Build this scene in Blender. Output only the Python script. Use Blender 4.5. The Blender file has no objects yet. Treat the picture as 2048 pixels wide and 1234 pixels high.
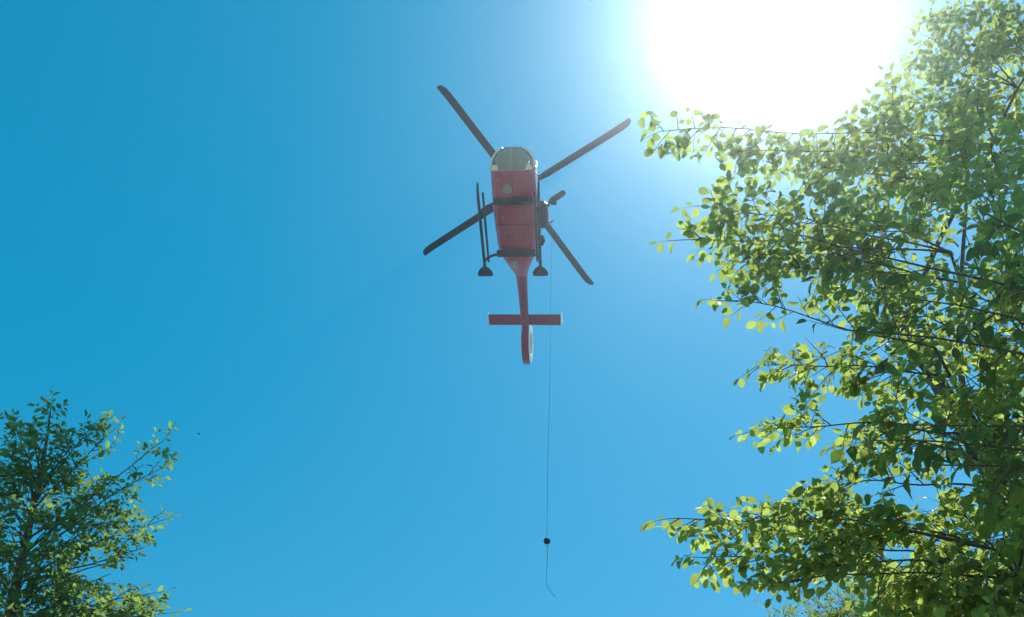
import bpy, math, random
import numpy as np
from mathutils import Vector, Matrix

rad = math.radians
scn = bpy.context.scene
col = scn.collection

# ------------------------------------------------------------------ camera
PITCH = rad(56.0)
FPX = 1550.0                      # focal length in pixels of the 2048 wide photograph
CAM = np.array([0.0, 0.0, 1.6])
cd = bpy.data.cameras.new('camera')
cd.sensor_fit = 'HORIZONTAL'
cd.sensor_width = 36.0
cd.lens = FPX / 2048 * 36.0
cd.clip_start = 0.05
cd.clip_end = 3000
cam = bpy.data.objects.new('camera', cd)
cam.location = CAM
cam.rotation_euler = (math.pi / 2 + PITCH, 0, 0)
col.objects.link(cam)
scn.camera = cam
FW = np.array([0, math.cos(PITCH), math.sin(PITCH)])
UP = np.array([0, -math.sin(PITCH), math.cos(PITCH)])
RT = np.array([1.0, 0, 0])

# ------------------------------------------------------------------ sky and sun
SUN_EL, SUN_AZ = rad(68.49), rad(53.08)        # azimuth from +Y towards +X
world = bpy.data.worlds.new('World')
scn.world = world
world.use_nodes = True
wn, wl = world.node_tree.nodes, world.node_tree.links
sky = wn.new('ShaderNodeTexSky')
sky.sky_type = 'NISHITA'
sky.sun_disc = False
sky.sun_elevation = SUN_EL
sky.sun_rotation = SUN_AZ
sky.altitude = 900
sky.air_density = 1.0
sky.dust_density = 0.16
sky.ozone_density = 1.6
# the camera's deep cyan-blue rendering of a clear sky: the same grade over the whole dome
tint = wn.new('ShaderNodeVectorMath')
tint.operation = 'MULTIPLY_ADD'
tint.inputs[1].default_value = (1.0, 1.31, 1.29)
tint.inputs[2].default_value = (-0.98, 0.0, 0.0)
wl.new(sky.outputs['Color'], tint.inputs[0])
floor = wn.new('ShaderNodeVectorMath')
floor.operation = 'MAXIMUM'
floor.inputs[1].default_value = (0.01, 0.01, 0.01)
wl.new(tint.outputs['Vector'], floor.inputs[0])
bg = wn['Background']
wl.new(floor.outputs['Vector'], bg.inputs['Color'])
bg.inputs['Strength'].default_value = 0.10

sd = bpy.data.lights.new('sun', 'SUN')
sd.energy = 4.5
sd.angle = rad(0.53)
sd.color = (1.0, 0.96, 0.90)
sun = bpy.data.objects.new('sun', sd)
SUND = Vector((math.sin(SUN_AZ) * math.cos(SUN_EL), math.cos(SUN_AZ) * math.cos(SUN_EL), math.sin(SUN_EL)))
sun.rotation_euler = SUND.to_track_quat('Z', 'Y').to_euler()
sun.location = (0, 0, 60)
col.objects.link(sun)

vs = scn.view_settings
vs.view_transform = 'Standard'
vs.look = 'None'
vs.gamma = 1.0
vs.use_curve_mapping = False
vs.exposure = 0.5
cy = scn.cycles
cy.use_denoising = True
try:
    cy.denoiser = 'OPENIMAGEDENOISE'
except Exception:
    pass
cy.max_bounces = 8
cy.diffuse_bounces = 3
cy.transmission_bounces = 6
cy.transparent_max_bounces = 12
cy.volume_bounces = 0
cy.sample_clamp_indirect = 4.0
HAZE_DENSITY = 0.0015
HAZE_G = 0.89

# ------------------------------------------------------------------ helpers
def ray(px, py):
    d = FW * FPX + RT * (px - 1024) + UP * (617 - py)
    return d / np.linalg.norm(d)

def at(px, py, dist):
    return CAM + ray(px, py) * dist

def project(P):
    d = np.asarray(P) - CAM
    z = d @ FW
    z = np.where(np.abs(z) < 1e-6, 1e-6, z)
    return 1024 + FPX * (d @ RT) / z, 617 - FPX * (d @ UP) / z, z

def unit(v):
    v = np.asarray(v, float)
    return v / max(np.linalg.norm(v), 1e-9)

def tag(o, label=None, cat=None, group=None, kind=None):
    if label: o['label'] = label
    if cat: o['category'] = cat
    if group: o['group'] = group
    if kind: o['kind'] = kind
    return o

def empty(name, loc=(0, 0, 0)):
    o = bpy.data.objects.new(name, None)
    o.empty_display_size = 0.3
    o.location = loc
    col.objects.link(o)
    return o

class MB:
    """collects verts and faces of one mesh"""
    def __init__(self):
        self.v, self.f, self.m = [], [], []
    def add(self, v, f, m=0):
        n = len(self.v)
        self.v += [tuple(map(float, p)) for p in v]
        self.f += [tuple(i + n for i in q) for q in f]
        self.m += [m] * len(f)
        return self
    def box(self, lo, hi, m=0):
        x0, y0, z0 = lo; x1, y1, z1 = hi
        return self.add([(x0, y0, z0), (x1, y0, z0), (x1, y1, z0), (x0, y1, z0), (x0, y0, z1), (x1, y0, z1), (x1, y1, z1), (x0, y1, z1)],
                        [(0, 3, 2, 1), (4, 5, 6, 7), (0, 1, 5, 4), (1, 2, 6, 5), (2, 3, 7, 6), (3, 0, 4, 7)], m)
    def rings(self, rings, cap=True, m=0, closed=False):
        n = len(rings[0]); v = [p for r in rings for p in r]; f = []
        R = len(rings)
        for i in range(R if closed else R - 1):
            a, b = i * n, ((i + 1) % R) * n
            for j in range(n):
                k = (j + 1) % n
                f.append((a + j, a + k, b + k, b + j))
        if cap and not closed:
            f.append(tuple(range(n))[::-1])
            f.append(tuple((R - 1) * n + j for j in range(n)))
        return self.add(v, f, m)
    def tube(self, pts, r, n=10, cap=True, m=0):
        pts = [np.array(p, float) for p in pts]
        if not hasattr(r, '__len__'): r = [r] * len(pts)
        T = [unit(pts[min(i + 1, len(pts) - 1)] - pts[max(i - 1, 0)]) for i in range(len(pts))]
        a = np.array([0, 0, 1.0]) if abs(T[0][2]) < 0.9 else np.array([1.0, 0, 0])
        N = unit(np.cross(T[0], a)); rings = []
        for p, t, q in zip(pts, T, r):
            N = unit(N - t * (N @ t)); B = np.cross(t, N)
            rings.append([p + q * (math.cos(2 * math.pi * k / n) * N + math.sin(2 * math.pi * k / n) * B) for k in range(n)])
        return self.rings(rings, cap, m)
    def build(self, name, mats, parent=None, smooth=True, bevel=0, label=None):
        me = bpy.data.meshes.new(name)
        me.from_pydata(self.v, [], self.f)
        if not isinstance(mats, (list, tuple)): mats = [mats]
        for q in mats: me.materials.append(q)
        if len(mats) > 1: me.polygons.foreach_set('material_index', self.m)
        me.update()
        o = bpy.data.objects.new(name, me)
        col.objects.link(o)
        if parent: o.parent = parent
        if smooth:
            me.polygons.foreach_set('use_smooth', [True] * len(me.polygons))
            try: me.set_sharp_from_angle(angle=rad(38))
            except Exception: pass
        if bevel:
            b = o.modifiers.new('bevel', 'BEVEL'); b.width = bevel; b.segments = 2; b.limit_method = 'ANGLE'; b.angle_limit = rad(40)
        if label: o['label'] = label
        return o

def bez(a, b, c, n):
    t = np.linspace(0, 1, n)[:, None]
    return (1 - t) ** 2 * np.array(a) + 2 * t * (1 - t) * np.array(b) + t * t * np.array(c)

# ------------------------------------------------------------------ materials
def mat(name):
    m = bpy.data.materials.new(name); m.use_nodes = True
    return m, m.node_tree.nodes, m.node_tree.links

def paint(name, c, rough=0.35, metal=0.0, dirt=0.12, scale=6.0, spec=0.5):
    m, n, l = mat(name)
    b = n['Principled BSDF']
    tc = n.new('ShaderNodeTexCoord'); no = n.new('ShaderNodeTexNoise'); no.inputs['Scale'].default_value = scale; no.inputs['Detail'].default_value = 6
    l.new(tc.outputs['Object'], no.inputs['Vector'])
    mx = n.new('ShaderNodeMix'); mx.data_type = 'RGBA'
    mx.inputs['A'].default_value = (*[v * (1 - dirt) for v in c], 1)
    mx.inputs['B'].default_value = (*[min(1, v * (1 + dirt)) for v in c], 1)
    l.new(no.outputs['Fac'], mx.inputs['Factor']); l.new(mx.outputs['Result'], b.inputs['Base Color'])
    rr = n.new('ShaderNodeMapRange'); rr.inputs['To Min'].default_value = max(0.03, rough - 0.1); rr.inputs['To Max'].default_value = rough + 0.12
    l.new(no.outputs['Fac'], rr.inputs['Value']); l.new(rr.outputs['Result'], b.inputs['Roughness'])
    b.inputs['Metallic'].default_value = metal
    b.inputs['Specular IOR Level'].default_value = spec
    return m

M_RED = paint('red_paint', (0.34, 0.012, 0.070), 0.32, dirt=0.35, scale=2.2)
M_REDTAIL = paint('dark_red_paint', (0.22, 0.011, 0.060), 0.35, dirt=0.3, scale=2.0)
M_WHITE = paint('white_paint', (0.78, 0.78, 0.76), 0.28, dirt=0.05)
M_BLACK = paint('black_rubber', (0.007, 0.011, 0.020), 0.6, spec=0.2)
M_BLADE = paint('rotor_blade_grey', (0.006, 0.012, 0.024), 0.6, scale=2, spec=0.2)
M_TUBE = paint('dark_metal_paint', (0.007, 0.013, 0.024), 0.5, spec=0.25)
M_GREY = paint('grey_paint', (0.24, 0.27, 0.27), 0.4)
M_CHIN = paint('grey_green_panel', (0.20, 0.25, 0.24), 0.4)
M_STEEL = paint('steel', (0.45, 0.45, 0.46), 0.3, metal=1.0)
M_CABLE = paint('steel_cable', (0.10, 0.10, 0.11), 0.5, metal=0.6)

def glass_mat():
    m, n, l = mat('tinted_glazing')
    n.remove(n['Principled BSDF'])
    tr = n.new('ShaderNodeBsdfTransparent'); tr.inputs['Color'].default_value = (0.45, 0.52, 0.52, 1)
    gl = n.new('ShaderNodeBsdfGlossy'); gl.inputs['Roughness'].default_value = 0.12; gl.inputs['Color'].default_value = (0.9, 0.9, 0.9, 1)
    fr = n.new('ShaderNodeFresnel'); fr.inputs['IOR'].default_value = 1.5
    mx = n.new('ShaderNodeMixShader')
    l.new(fr.outputs[0], mx.inputs[0]); l.new(tr.outputs[0], mx.inputs[1]); l.new(gl.outputs[0], mx.inputs[2])
    l.new(mx.outputs[0], n['Material Output'].inputs['Surface'])
    return m
M_GLASS = glass_mat()

def leaf_mat(name, dark, light, yellow, trans, yfrac=0.04, tmix=0.5):
    """leaf: upper/lower surface colour varies leaf by leaf, light shines through"""
    m, n, l = mat(name)
    b = n['Principled BSDF']
    at_ = n.new('ShaderNodeAttribute'); at_.attribute_name = 'leaf_random'
    oi = n.new('ShaderNodeObjectInfo')
    ad = n.new('ShaderNodeMath'); ad.operation = 'ADD'; l.new(at_.outputs['Fac'], ad.inputs[0]); l.new(oi.outputs['Random'], ad.inputs[1])
    fr = n.new('ShaderNodeMath'); fr.operation = 'FRACT'; l.new(ad.outputs[0], fr.inputs[0])
    cr = n.new('ShaderNodeValToRGB'); e = cr.color_ramp.elements
    e[0].position = 0.0; e[0].color = (*dark, 1)
    e[1].position = 1.0; e[1].color = (*yellow, 1)
    k = e.new(0.55); k.color = (*[(a + c) / 2 for a, c in zip(dark, light)], 1)
    k = e.new(1 - yfrac * 1.6); k.color = (*light, 1)
    l.new(fr.outputs[0], cr.inputs[0])
    uv = n.new('ShaderNodeAttribute'); uv.attribute_name = 'leaf_uv'
    sp = n.new('ShaderNodeSeparateXYZ'); l.new(uv.outputs['Vector'], sp.inputs[0])
    # veins: midrib and pairs of side veins
    ab = n.new('ShaderNodeMath'); ab.operation = 'ABSOLUTE'; l.new(sp.outputs['X'], ab.inputs[0])
    sv = n.new('ShaderNodeMath'); sv.operation = 'MULTIPLY_ADD'; sv.inputs[1].default_value = -0.35; l.new(ab.outputs[0], sv.inputs[0]); l.new(sp.outputs['Y'], sv.inputs[2])
    sw = n.new('ShaderNodeMath'); sw.operation = 'MULTIPLY'; sw.inputs[1].default_value = 50.0; l.new(sv.outputs[0], sw.inputs[0])
    si = n.new('ShaderNodeMath'); si.operation = 'SINE'; l.new(sw.outputs[0], si.inputs[0])
    pw = n.new('ShaderNodeMapRange'); pw.inputs['From Min'].default_value = 0.75; pw.inputs['From Max'].default_value = 1.0; pw.inputs['To Max'].default_value = 0.35; l.new(si.outputs[0], pw.inputs['Value'])
    mr = n.new('ShaderNodeMapRange'); mr.inputs['From Min'].default_value = 0.02; mr.inputs['From Max'].default_value = 0.07; mr.inputs['To Min'].default_value = 0.6; mr.inputs['To Max'].default_value = 0.0; l.new(ab.outputs[0], mr.inputs['Value'])
    vm = n.new('ShaderNodeMath'); vm.operation = 'MAXIMUM'; l.new(pw.outputs[0], vm.inputs[0]); l.new(mr.outputs[0], vm.inputs[1])
    vc = n.new('ShaderNodeMix'); vc.data_type = 'RGBA'; vc.inputs['B'].default_value = (*[min(1, v * 2.2) for v in light], 1)
    l.new(vm.outputs[0], vc.inputs['Factor']); l.new(cr.outputs[0], vc.inputs['A']); l.new(vc.outputs['Result'], b.inputs['Base Color'])
    b.inputs['Roughness'].default_value = 0.5
    b.inputs['Specular IOR Level'].default_value = 0.22
    tl = n.new('ShaderNodeBsdfTranslucent')
    tc = n.new('ShaderNodeMix'); tc.data_type = 'RGBA'
    tc.inputs['A'].default_value = (*[v * 0.55 for v in trans], 1); tc.inputs['B'].default_value = (*trans, 1)
    l.new(fr.outputs[0], tc.inputs['Factor'])
    td = n.new('ShaderNodeMix'); td.data_type = 'RGBA'; td.blend_type = 'MULTIPLY'; td.inputs['B'].default_value = (0.62, 0.66, 0.6, 1)
    l.new(vm.outputs[0], td.inputs['Factor']); l.new(tc.outputs['Result'], td.inputs['A']); l.new(td.outputs['Result'], tl.inputs['Color'])
    mx = n.new('ShaderNodeMixShader'); mx.inputs[0].default_value = tmix
    l.new(b.outputs[0], mx.inputs[1]); l.new(tl.outputs[0], mx.inputs[2]); l.new(mx.outputs[0], n['Material Output'].inputs['Surface'])
    return m

def bark_mat(name, a, c):
    m, n, l = mat(name)
    b = n['Principled BSDF']; b.inputs['Roughness'].default_value = 0.85
    tc = n.new('ShaderNodeTexCoord'); mp = n.new('ShaderNodeMapping'); mp.inputs['Scale'].default_value = (9, 9, 2.2)
    no = n.new('ShaderNodeTexNoise'); no.inputs['Scale'].default_value = 3; no.inputs['Detail'].default_value = 8
    l.new(tc.outputs['Object'], mp.inputs[0]); l.new(mp.outputs[0], no.inputs['Vector'])
    mx = n.new('ShaderNodeMix'); mx.data_type = 'RGBA'; mx.inputs['A'].default_value = (*a, 1); mx.inputs['B'].default_value = (*c, 1)
    l.new(no.outputs['Fac'], mx.inputs['Factor']); l.new(mx.outputs['Result'], b.inputs['Base Color'])
    bp = n.new('ShaderNodeBump'); bp.inputs['Strength'].default_value = 0.6; bp.inputs['Distance'].default_value = 0.02
    l.new(no.outputs['Fac'], bp.inputs['Height']); l.new(bp.outputs[0], b.inputs['Normal'])
    return m

M_BARK = bark_mat('bark', (0.05, 0.038, 0.028), (0.13, 0.105, 0.085))
M_LEAF_R = leaf_mat('beech_leaf', (0.036, 0.085, 0.022), (0.090, 0.155, 0.036), (0.30, 0.22, 0.04), (0.58, 0.71, 0.14), 0.05, 0.60)
M_LEAF_B = leaf_mat('cherry_leaf', (0.030, 0.062, 0.022), (0.055, 0.095, 0.025), (0.16, 0.13, 0.03), (0.26, 0.40, 0.05), 0.03, 0.40)
M_LEAF_L = leaf_mat('left_tree_leaf', (0.024, 0.062, 0.024), (0.060, 0.115, 0.034), (0.18, 0.17, 0.04), (0.40, 0.57, 0.11), 0.03, 0.50)
M_LEAF_F = leaf_mat('small_leaf', (0.04, 0.08, 0.02), (0.11, 0.14, 0.035), (0.30, 0.22, 0.05), (0.46, 0.56, 0.08), 0.08, 0.48)

# ------------------------------------------------------------------ ground
def ground():
    N = 60; S = 210.0; rng = np.random.RandomState(4)
    mb = MB(); v = []; f = []
    ph = rng.rand(6, 3) * 6.28
    for j in range(N + 1):
        for i in range(N + 1):
            x = (i / N * 2 - 1) * S; y = (j / N * 2 - 1) * S
            z = 0.0
            for q in range(6):
                z += 0.10 * math.sin(x * 0.02 * (q + 1) + ph[q, 0]) * math.cos(y * 0.023 * (q + 1) + ph[q, 1])
            d = math.hypot(x, y); z *= min(1, max(0, (d - 25) / 40))
            v.append((x, y, z))
    for j in range(N):
        for i in range(N):
            a = j * (N + 1) + i
            f.append((a, a + 1, a + N + 2, a + N + 1))
    mb.add(v, f)
    m, n, l = mat('meadow')
    b = n['Principled BSDF']; b.inputs['Roughness'].default_value = 0.95
    tc = n.new('ShaderNodeTexCoord')
    n1 = n.new('ShaderNodeTexNoise'); n1.inputs['Scale'].default_value = 0.35; n1.inputs['Detail'].default_value = 8
    n2 = n.new('ShaderNodeTexNoise'); n2.inputs['Scale'].default_value = 9.0; n2.inputs['Detail'].default_value = 8
    l.new(tc.outputs['Object'], n1.inputs['Vector']); l.new(tc.outputs['Object'], n2.inputs['Vector'])
    cr = n.new('ShaderNodeValToRGB'); e = cr.color_ramp.elements
    e[0].position = 0.35; e[0].color = (0.10, 0.115, 0.05, 1); e[1].position = 0.7; e[1].color = (0.27, 0.25, 0.20, 1)
    l.new(n1.outputs['Fac'], cr.inputs[0])
    mx = n.new('ShaderNodeMix'); mx.data_type = 'RGBA'; mx.blend_type = 'MULTIPLY'; mx.inputs['Factor'].default_value = 0.35
    l.new(cr.outputs[0], mx.inputs['A']); l.new(n2.outputs['Color'], mx.inputs['B']); l.new(mx.outputs['Result'], b.inputs['Base Color'])
    bp = n.new('ShaderNodeBump'); bp.inputs['Strength'].default_value = 0.5; bp.inputs['Distance'].default_value = 0.05
    l.new(n2.outputs['Fac'], bp.inputs['Height']); l.new(bp.outputs[0], b.inputs['Normal'])
    tag(mb.build('ground', m), 'grassy meadow under the open sky', None, None, 'structure')
ground()

# ------------------------------------------------------------------ trees
def leaf_template(kind):
    """verts (x across, y along, z out) of a leaf of length 1, faces, uv"""
    if kind == 'round':      # broad oval beech / hazel leaf
        st = [(0.0, 0.012), (0.14, 0.012), (0.21, 0.13), (0.36, 0.25), (0.56, 0.29), (0.75, 0.25), (0.90, 0.15), (1.0, 0.0)]
    elif kind == 'long':     # long pointed leaf
        st = [(0.0, 0.01), (0.13, 0.01), (0.22, 0.10), (0.40, 0.19), (0.58, 0.20), (0.75, 0.13), (0.89, 0.05), (1.0, 0.0)]
    else:                    # small oval leaflet
        st = [(0.0, 0.012), (0.10, 0.02), (0.32, 0.18), (0.60, 0.21), (0.85, 0.10), (1.0, 0.0)]
    v, uv, f = [], [], []
    for i, (t, w) in enumerate(st):
        droop = -0.16 * t * t
        fold = 0.30 * w
        wav = 0.018 * math.sin(i * 2.1)
        if i == len(st) - 1:
            v.append((0, t, droop)); uv.append((0, t))
        else:
            v += [(-w, t, droop + fold + wav), (0, t, droop), (w, t, droop + fold - wav)]
            uv += [(-w / 0.34, t), (0, t), (w / 0.34, t)]
    n = len(st)
    for i in range(n - 2):
        a, b = i * 3, i * 3 + 3
        f += [(a, a + 1, b + 1, b), (a + 1, a + 2, b + 2, b + 1)]
    a = (n - 2) * 3; e = len(v) - 1
    f += [(a, a + 1, e), (a + 1, a + 2, e)]
    return np.array(v, float), f, np.array(uv, float)

def leaf_attrs(me, uv, rnd):
    a = me.attributes.new('leaf_uv', 'FLOAT_VECTOR', 'POINT')
    buf = np.zeros((len(uv), 3), np.float32); buf[:, :2] = uv
    a.data.foreach_set('vector', buf.ravel())
    a = me.attributes.new('leaf_random', 'FLOAT', 'POINT')
    a.data.foreach_set('value', np.asarray(rnd, np.float32))

def frames(axis, normal):
    Y = axis / np.linalg.norm(axis, axis=1)[:, None]
    N = normal - Y * (normal * Y).sum(1)[:, None]
    N /= np.maximum(np.linalg.norm(N, axis=1)[:, None], 1e-6)
    X = np.cross(Y, N)
    return np.stack([X, Y, N], 2)          # columns

def foliage_mesh(name, kind, P, A, N, S, material, parent, rng):
    tv, tf, tuv = leaf_template(kind)
    F = frames(A, N); k = len(tv); n = len(P)
    wob = 0.85 + 0.3 * rng.rand(n)
    T = np.repeat(tv[None], n, 0); T[:, :, 0] *= wob[:, None]; T[:, :, 2] *= (0.3 + 1.6 * rng.rand(n))[:, None]
    V = np.einsum('nij,nkj->nki', F, T) * S[:, None, None] + P[:, None]
    me = bpy.data.meshes.new(name)
    fl = np.array([len(q) for q in tf]); loops = np.array([i for q in tf for i in q])
    me.vertices.add(n * k); me.vertices.foreach_set('co', V.astype(np.float32).ravel())
    L = (loops[None] + (np.arange(n) * k)[:, None]).ravel()
    me.loops.add(len(L)); me.loops.foreach_set('vertex_index', L.astype(np.int32))
    tot = np.tile(fl, n); start = np.concatenate([[0], np.cumsum(tot)[:-1]])
    me.polygons.add(len(tot)); me.polygons.foreach_set('loop_start', start.astype(np.int32)); me.polygons.foreach_set('loop_total', tot.astype(np.int32))
    me.update(calc_edges=True)
    me.polygons.foreach_set('use_smooth', np.ones(len(tot), bool))
    leaf_attrs(me, np.tile(tuv, (n, 1)), np.repeat(rng.rand(n), k))
    me.materials.append(material)
    o = bpy.data.objects.new(name, me); col.objects.link(o); o.parent = parent
    o['kind'] = 'stuff'
    return o

def leaf_objects(kind, P, A, N, S, material, parent, rng):
    tv, tf, tuv = leaf_template(kind)
    meshes = []
    for q in range(6):
        t = tv.copy(); t[:, 0] *= 0.86 + 0.28 * rng.rand(); t[:, 2] *= 0.3 + 1.6 * rng.rand()
        me = bpy.data.meshes.new('leaf'); me.from_pydata([tuple(p) for p in t], [], tf)
        me.polygons.foreach_set('use_smooth', [True] * len(tf))
        leaf_attrs(me, tuv, np.zeros(len(tv))); me.materials.append(material); meshes.append(me)
    F = frames(A, N)
    for i in range(len(P)):
        o = bpy.data.objects.new('leaf', meshes[rng.randint(6)]); col.objects.link(o)
        Mx = Matrix([list(F[i][r] * S[i]) + [P[i][r]] for r in range(3)] + [[0, 0, 0, 1]])
        o.parent = parent
        o.matrix_local = Matrix.Translation(-Vector(parent.location)) @ Mx

def inside(poly, X, Y):
    poly = np.array(poly, float); c = np.zeros(len(X), bool)
    j = len(poly) - 1
    for i in range(len(poly)):
        xi, yi = poly[i]; xj, yj = poly[j]
        cond = ((yi > Y) != (yj > Y)) & (X < (xj - xi) * (Y - yi) / (yj - yi + 1e-12) + xi)
        c ^= cond; j = i
    return c

def pline(P, n, rng, wob):
    """subdivide a bezier-ish polyline and give it small kinks"""
    P = np.array(P, float)
    t = np.linspace(0, 1, len(P))[:, None]
    K = sum(np.sin(t * math.pi * q + rng.rand(3) * 6.28) * rng.randn(3) / q for q in (1.5, 3, 5)) * wob
    return P + K * np.sin(t * math.pi) ** 0.7 * 1.6

class Tree:
    def __init__(self, name, label, cat, base, seed, group=None):
        self.rng = np.random.RandomState(seed)
        self.root = empty(name, tuple(base)); tag(self.root, label, cat, group)
        self.base = np.array(base, float)
        self.limbs = []            # (points, r0, r1)
        self.twigs = []            # (limb index, points, r0)
        self.L = []                # leaves: pos, axis, normal, size
        self.masks = []            # polygons where foliage may show
        self.holes = []
    grid = None
    short = 0.0
    def ok(self, p):
        d0, d1, d2 = p[0] - CAM[0], p[1] - CAM[1], p[2] - CAM[2]
        z = d1 * FW[1] + d2 * FW[2]
        if z < 0.3: return True
        x = 1024 + FPX * d0 / z; y = 617 - FPX * (d1 * UP[1] + d2 * UP[2]) / z
        if not (-30 < x < 2070 and -30 < y < 1260): return True
        if self.grid is None:
            gx, gy = np.meshgrid(np.arange(-40, 2140, 4.0), np.arange(-40, 1300, 4.0))
            g = np.zeros(gx.size, bool)
            for m in self.masks: g |= inside(m, gx.ravel(), gy.ravel())
            for m in self.holes: g &= ~inside(m, gx.ravel(), gy.ravel())
            self.grid = g.reshape(gx.shape)
        return bool(self.grid[int((y + 40) // 4), int((x + 40) // 4)])
    def limb(self, a, tip, r0, lift=0.25, n=11, wob=0.03):
        a = np.array(a, float); tip = np.array(tip, float)
        L = np.linalg.norm(tip - a)
        tip = a + (tip - a) * (1 - self.short / L)
        mid = a * 0.5 + tip * 0.5 + np.array([0, 0, lift * L])
        P = pline(bez(a, mid, tip, n), n, self.rng, wob * L / 4)
        self.limbs.append((P, r0, 0.0045)); return P
    def leaf(self, p, axis, size):
        r = self.rng
        nrm = unit(np.array([0, 0, 1.0]) + r.randn(3) * self.nrand)
        self.L.append((p, axis, nrm, size))
    def twig(self, li, p, d, length, r0, leaf, space, level, droop=0.25, force=False):
        r = self.rng; n = 6
        pts = [np.array(p)]; d = unit(d); step = length / (n - 1)
        for i in range(n - 1):
            d = unit(d + r.randn(3) * 0.10 - np.array([0, 0, droop * 0.12]))
            pts.append(pts[-1] + d * step)
        pts = np.array(pts)
        if not force and not self.ok(pts[3]) and not self.ok(pts[5]): return
        cut = n
        for i in range(2, n):
            if not force and not self.ok(pts[i]): cut = i; break
        if cut < 3: return
        pts = pts[:cut]; length = step * (cut - 1)
        self.twigs.append((li, pts, r0))
        side = 1 if r.rand() < 0.5 else -1
        s = space * r.rand() + (0.12 * length if level > 1 else 0.25 * length)
        while s < length:
            t = s / step; i = min(int(t), cut - 2); q = pts[i] + (pts[i + 1] - pts[i]) * (t - i)
            T = unit(pts[i + 1] - pts[i]); B = unit(np.cross(T, np.array([0, 0, 1.0])) + r.randn(3) * 0.25) * side
            ax = unit(T * 0.55 + B * 0.85 + r.randn(3) * 0.22 - np.array([0, 0, self.hang * (0.5 + r.rand())]))
            sz = leaf * (0.55 + 0.65 * r.rand())
            if force or self.ok(q + ax * sz * 0.6): self.leaf(q, ax, sz)
            side = -side; s += space * (0.7 + 0.6 * r.rand())
        T = unit(pts[-1] - pts[-2])
        if force or self.ok(pts[-1] + T * leaf * 0.6): self.leaf(pts[-1], unit(T + r.randn(3) * 0.15 - np.array([0, 0, self.hang])), leaf * (0.6 + 0.4 * r.rand()))
        if level == 1 and length > 0.3:
            side = 1
            for s in np.arange(0.2, 0.9, self.sub / length):
                t = s * (cut - 1); i = min(int(t), cut - 2); q = pts[i] + (pts[i + 1] - pts[i]) * (t - i)
                T = unit(pts[i + 1] - pts[i]); B = unit(np.cross(T, np.array([0, 0, 1.0]))) * side
                dd = T * 0.75 + B * (0.5 + 0.5 * r.rand()) + np.array([0, 0, r.uniform(-0.25, 0.25)])
                self.twig(li, q, dd, length * r.uniform(0.3, 0.6), r0 * 0.6, leaf, space, 2, droop)
                side = -side
    def dress(self, li, f0, step, tlen, leaf, space, taper=0.65, droop=0.25, vert=0.3, end=False):
        P, r0, r1 = self.limbs[li]; r = self.rng
        seg = np.linalg.norm(np.diff(P, axis=0), axis=1); L = seg.sum(); cum = np.concatenate([[0], np.cumsum(seg)])
        s = f0 * L; side = 1
        while s < L:
            i = min(np.searchsorted(cum, s) - 1, len(seg) - 1); i = max(i, 0)
            q = P[i] + (P[i + 1] - P[i]) * ((s - cum[i]) / seg[i]); T = unit(P[i + 1] - P[i])
            B = unit(np.cross(T, np.array([0, 0, 1.0])) + r.randn(3) * 0.2) * side
            d = T * r.uniform(0.35, 0.9) + B * r.uniform(0.5, 1.0) + np.array([0, 0, r.uniform(-vert, vert)])
            self.twig(li, q, d, tlen * (1 - taper * s / L) * r.uniform(0.6, 1.25), 0.006, leaf, space, 1, droop)
            side = -side; s += step * r.uniform(0.6, 1.4)
        T = unit(P[-1] - P[-2])
        if end or self.ok(P[-1]):
            self.twig(li, P[-1], T, tlen * 0.40, 0.004, leaf, space, 2, droop, True)
            for k in ((-2, -2.5, -3, -3.5) if not end else (-2, -2, -2.5, -2.5, -3, -3, -3.5, -4, -4.5, -5)):
                q = P[int(k)] if k == int(k) else (P[int(k)] + P[int(k) - 1]) / 2
                B = unit(np.cross(T, np.array([0, 0, 1.0]))) * (1 if r.rand() < .5 else -1)
                self.twig(li, q, T * 0.9 + B * 0.7 + r.randn(3) * .15, tlen * 0.38, 0.004, leaf, space, 2, droop, True)
    def build(self, kind, material, npick=300, trunk=None, minpx=9.0):
        root, r = self.root, self.rng
        if trunk is not None:
            P, R = trunk
            t = MB(); n = 14
            ph = r.rand(3) * 6
            pts = np.array(P, float) - self.base
            T = [unit(pts[min(i + 1, len(pts) - 1)] - pts[max(i - 1, 0)]) for i in range(len(pts))]
            rings = []
            for i, (p, q) in enumerate(zip(pts, R)):
                Nn = unit(np.cross(T[i], [0.3, 1, 0])); B = np.cross(T[i], Nn); ring = []
                for k in range(n):
                    a = 2 * math.pi * k / n
                    w = q * (1 + 0.10 * math.sin(3 * a + ph[0] + i * 0.3) + 0.06 * math.sin(5 * a + ph[1]) + (0.35 * max(0, math.sin(2.5 * a + ph[2])) if i == 0 else 0))
                    ring.append(p + w * (math.cos(a) * Nn + math.sin(a) * B))
                rings.append(ring)
            t.rings(rings); t.build('trunk', M_BARK, root)
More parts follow.
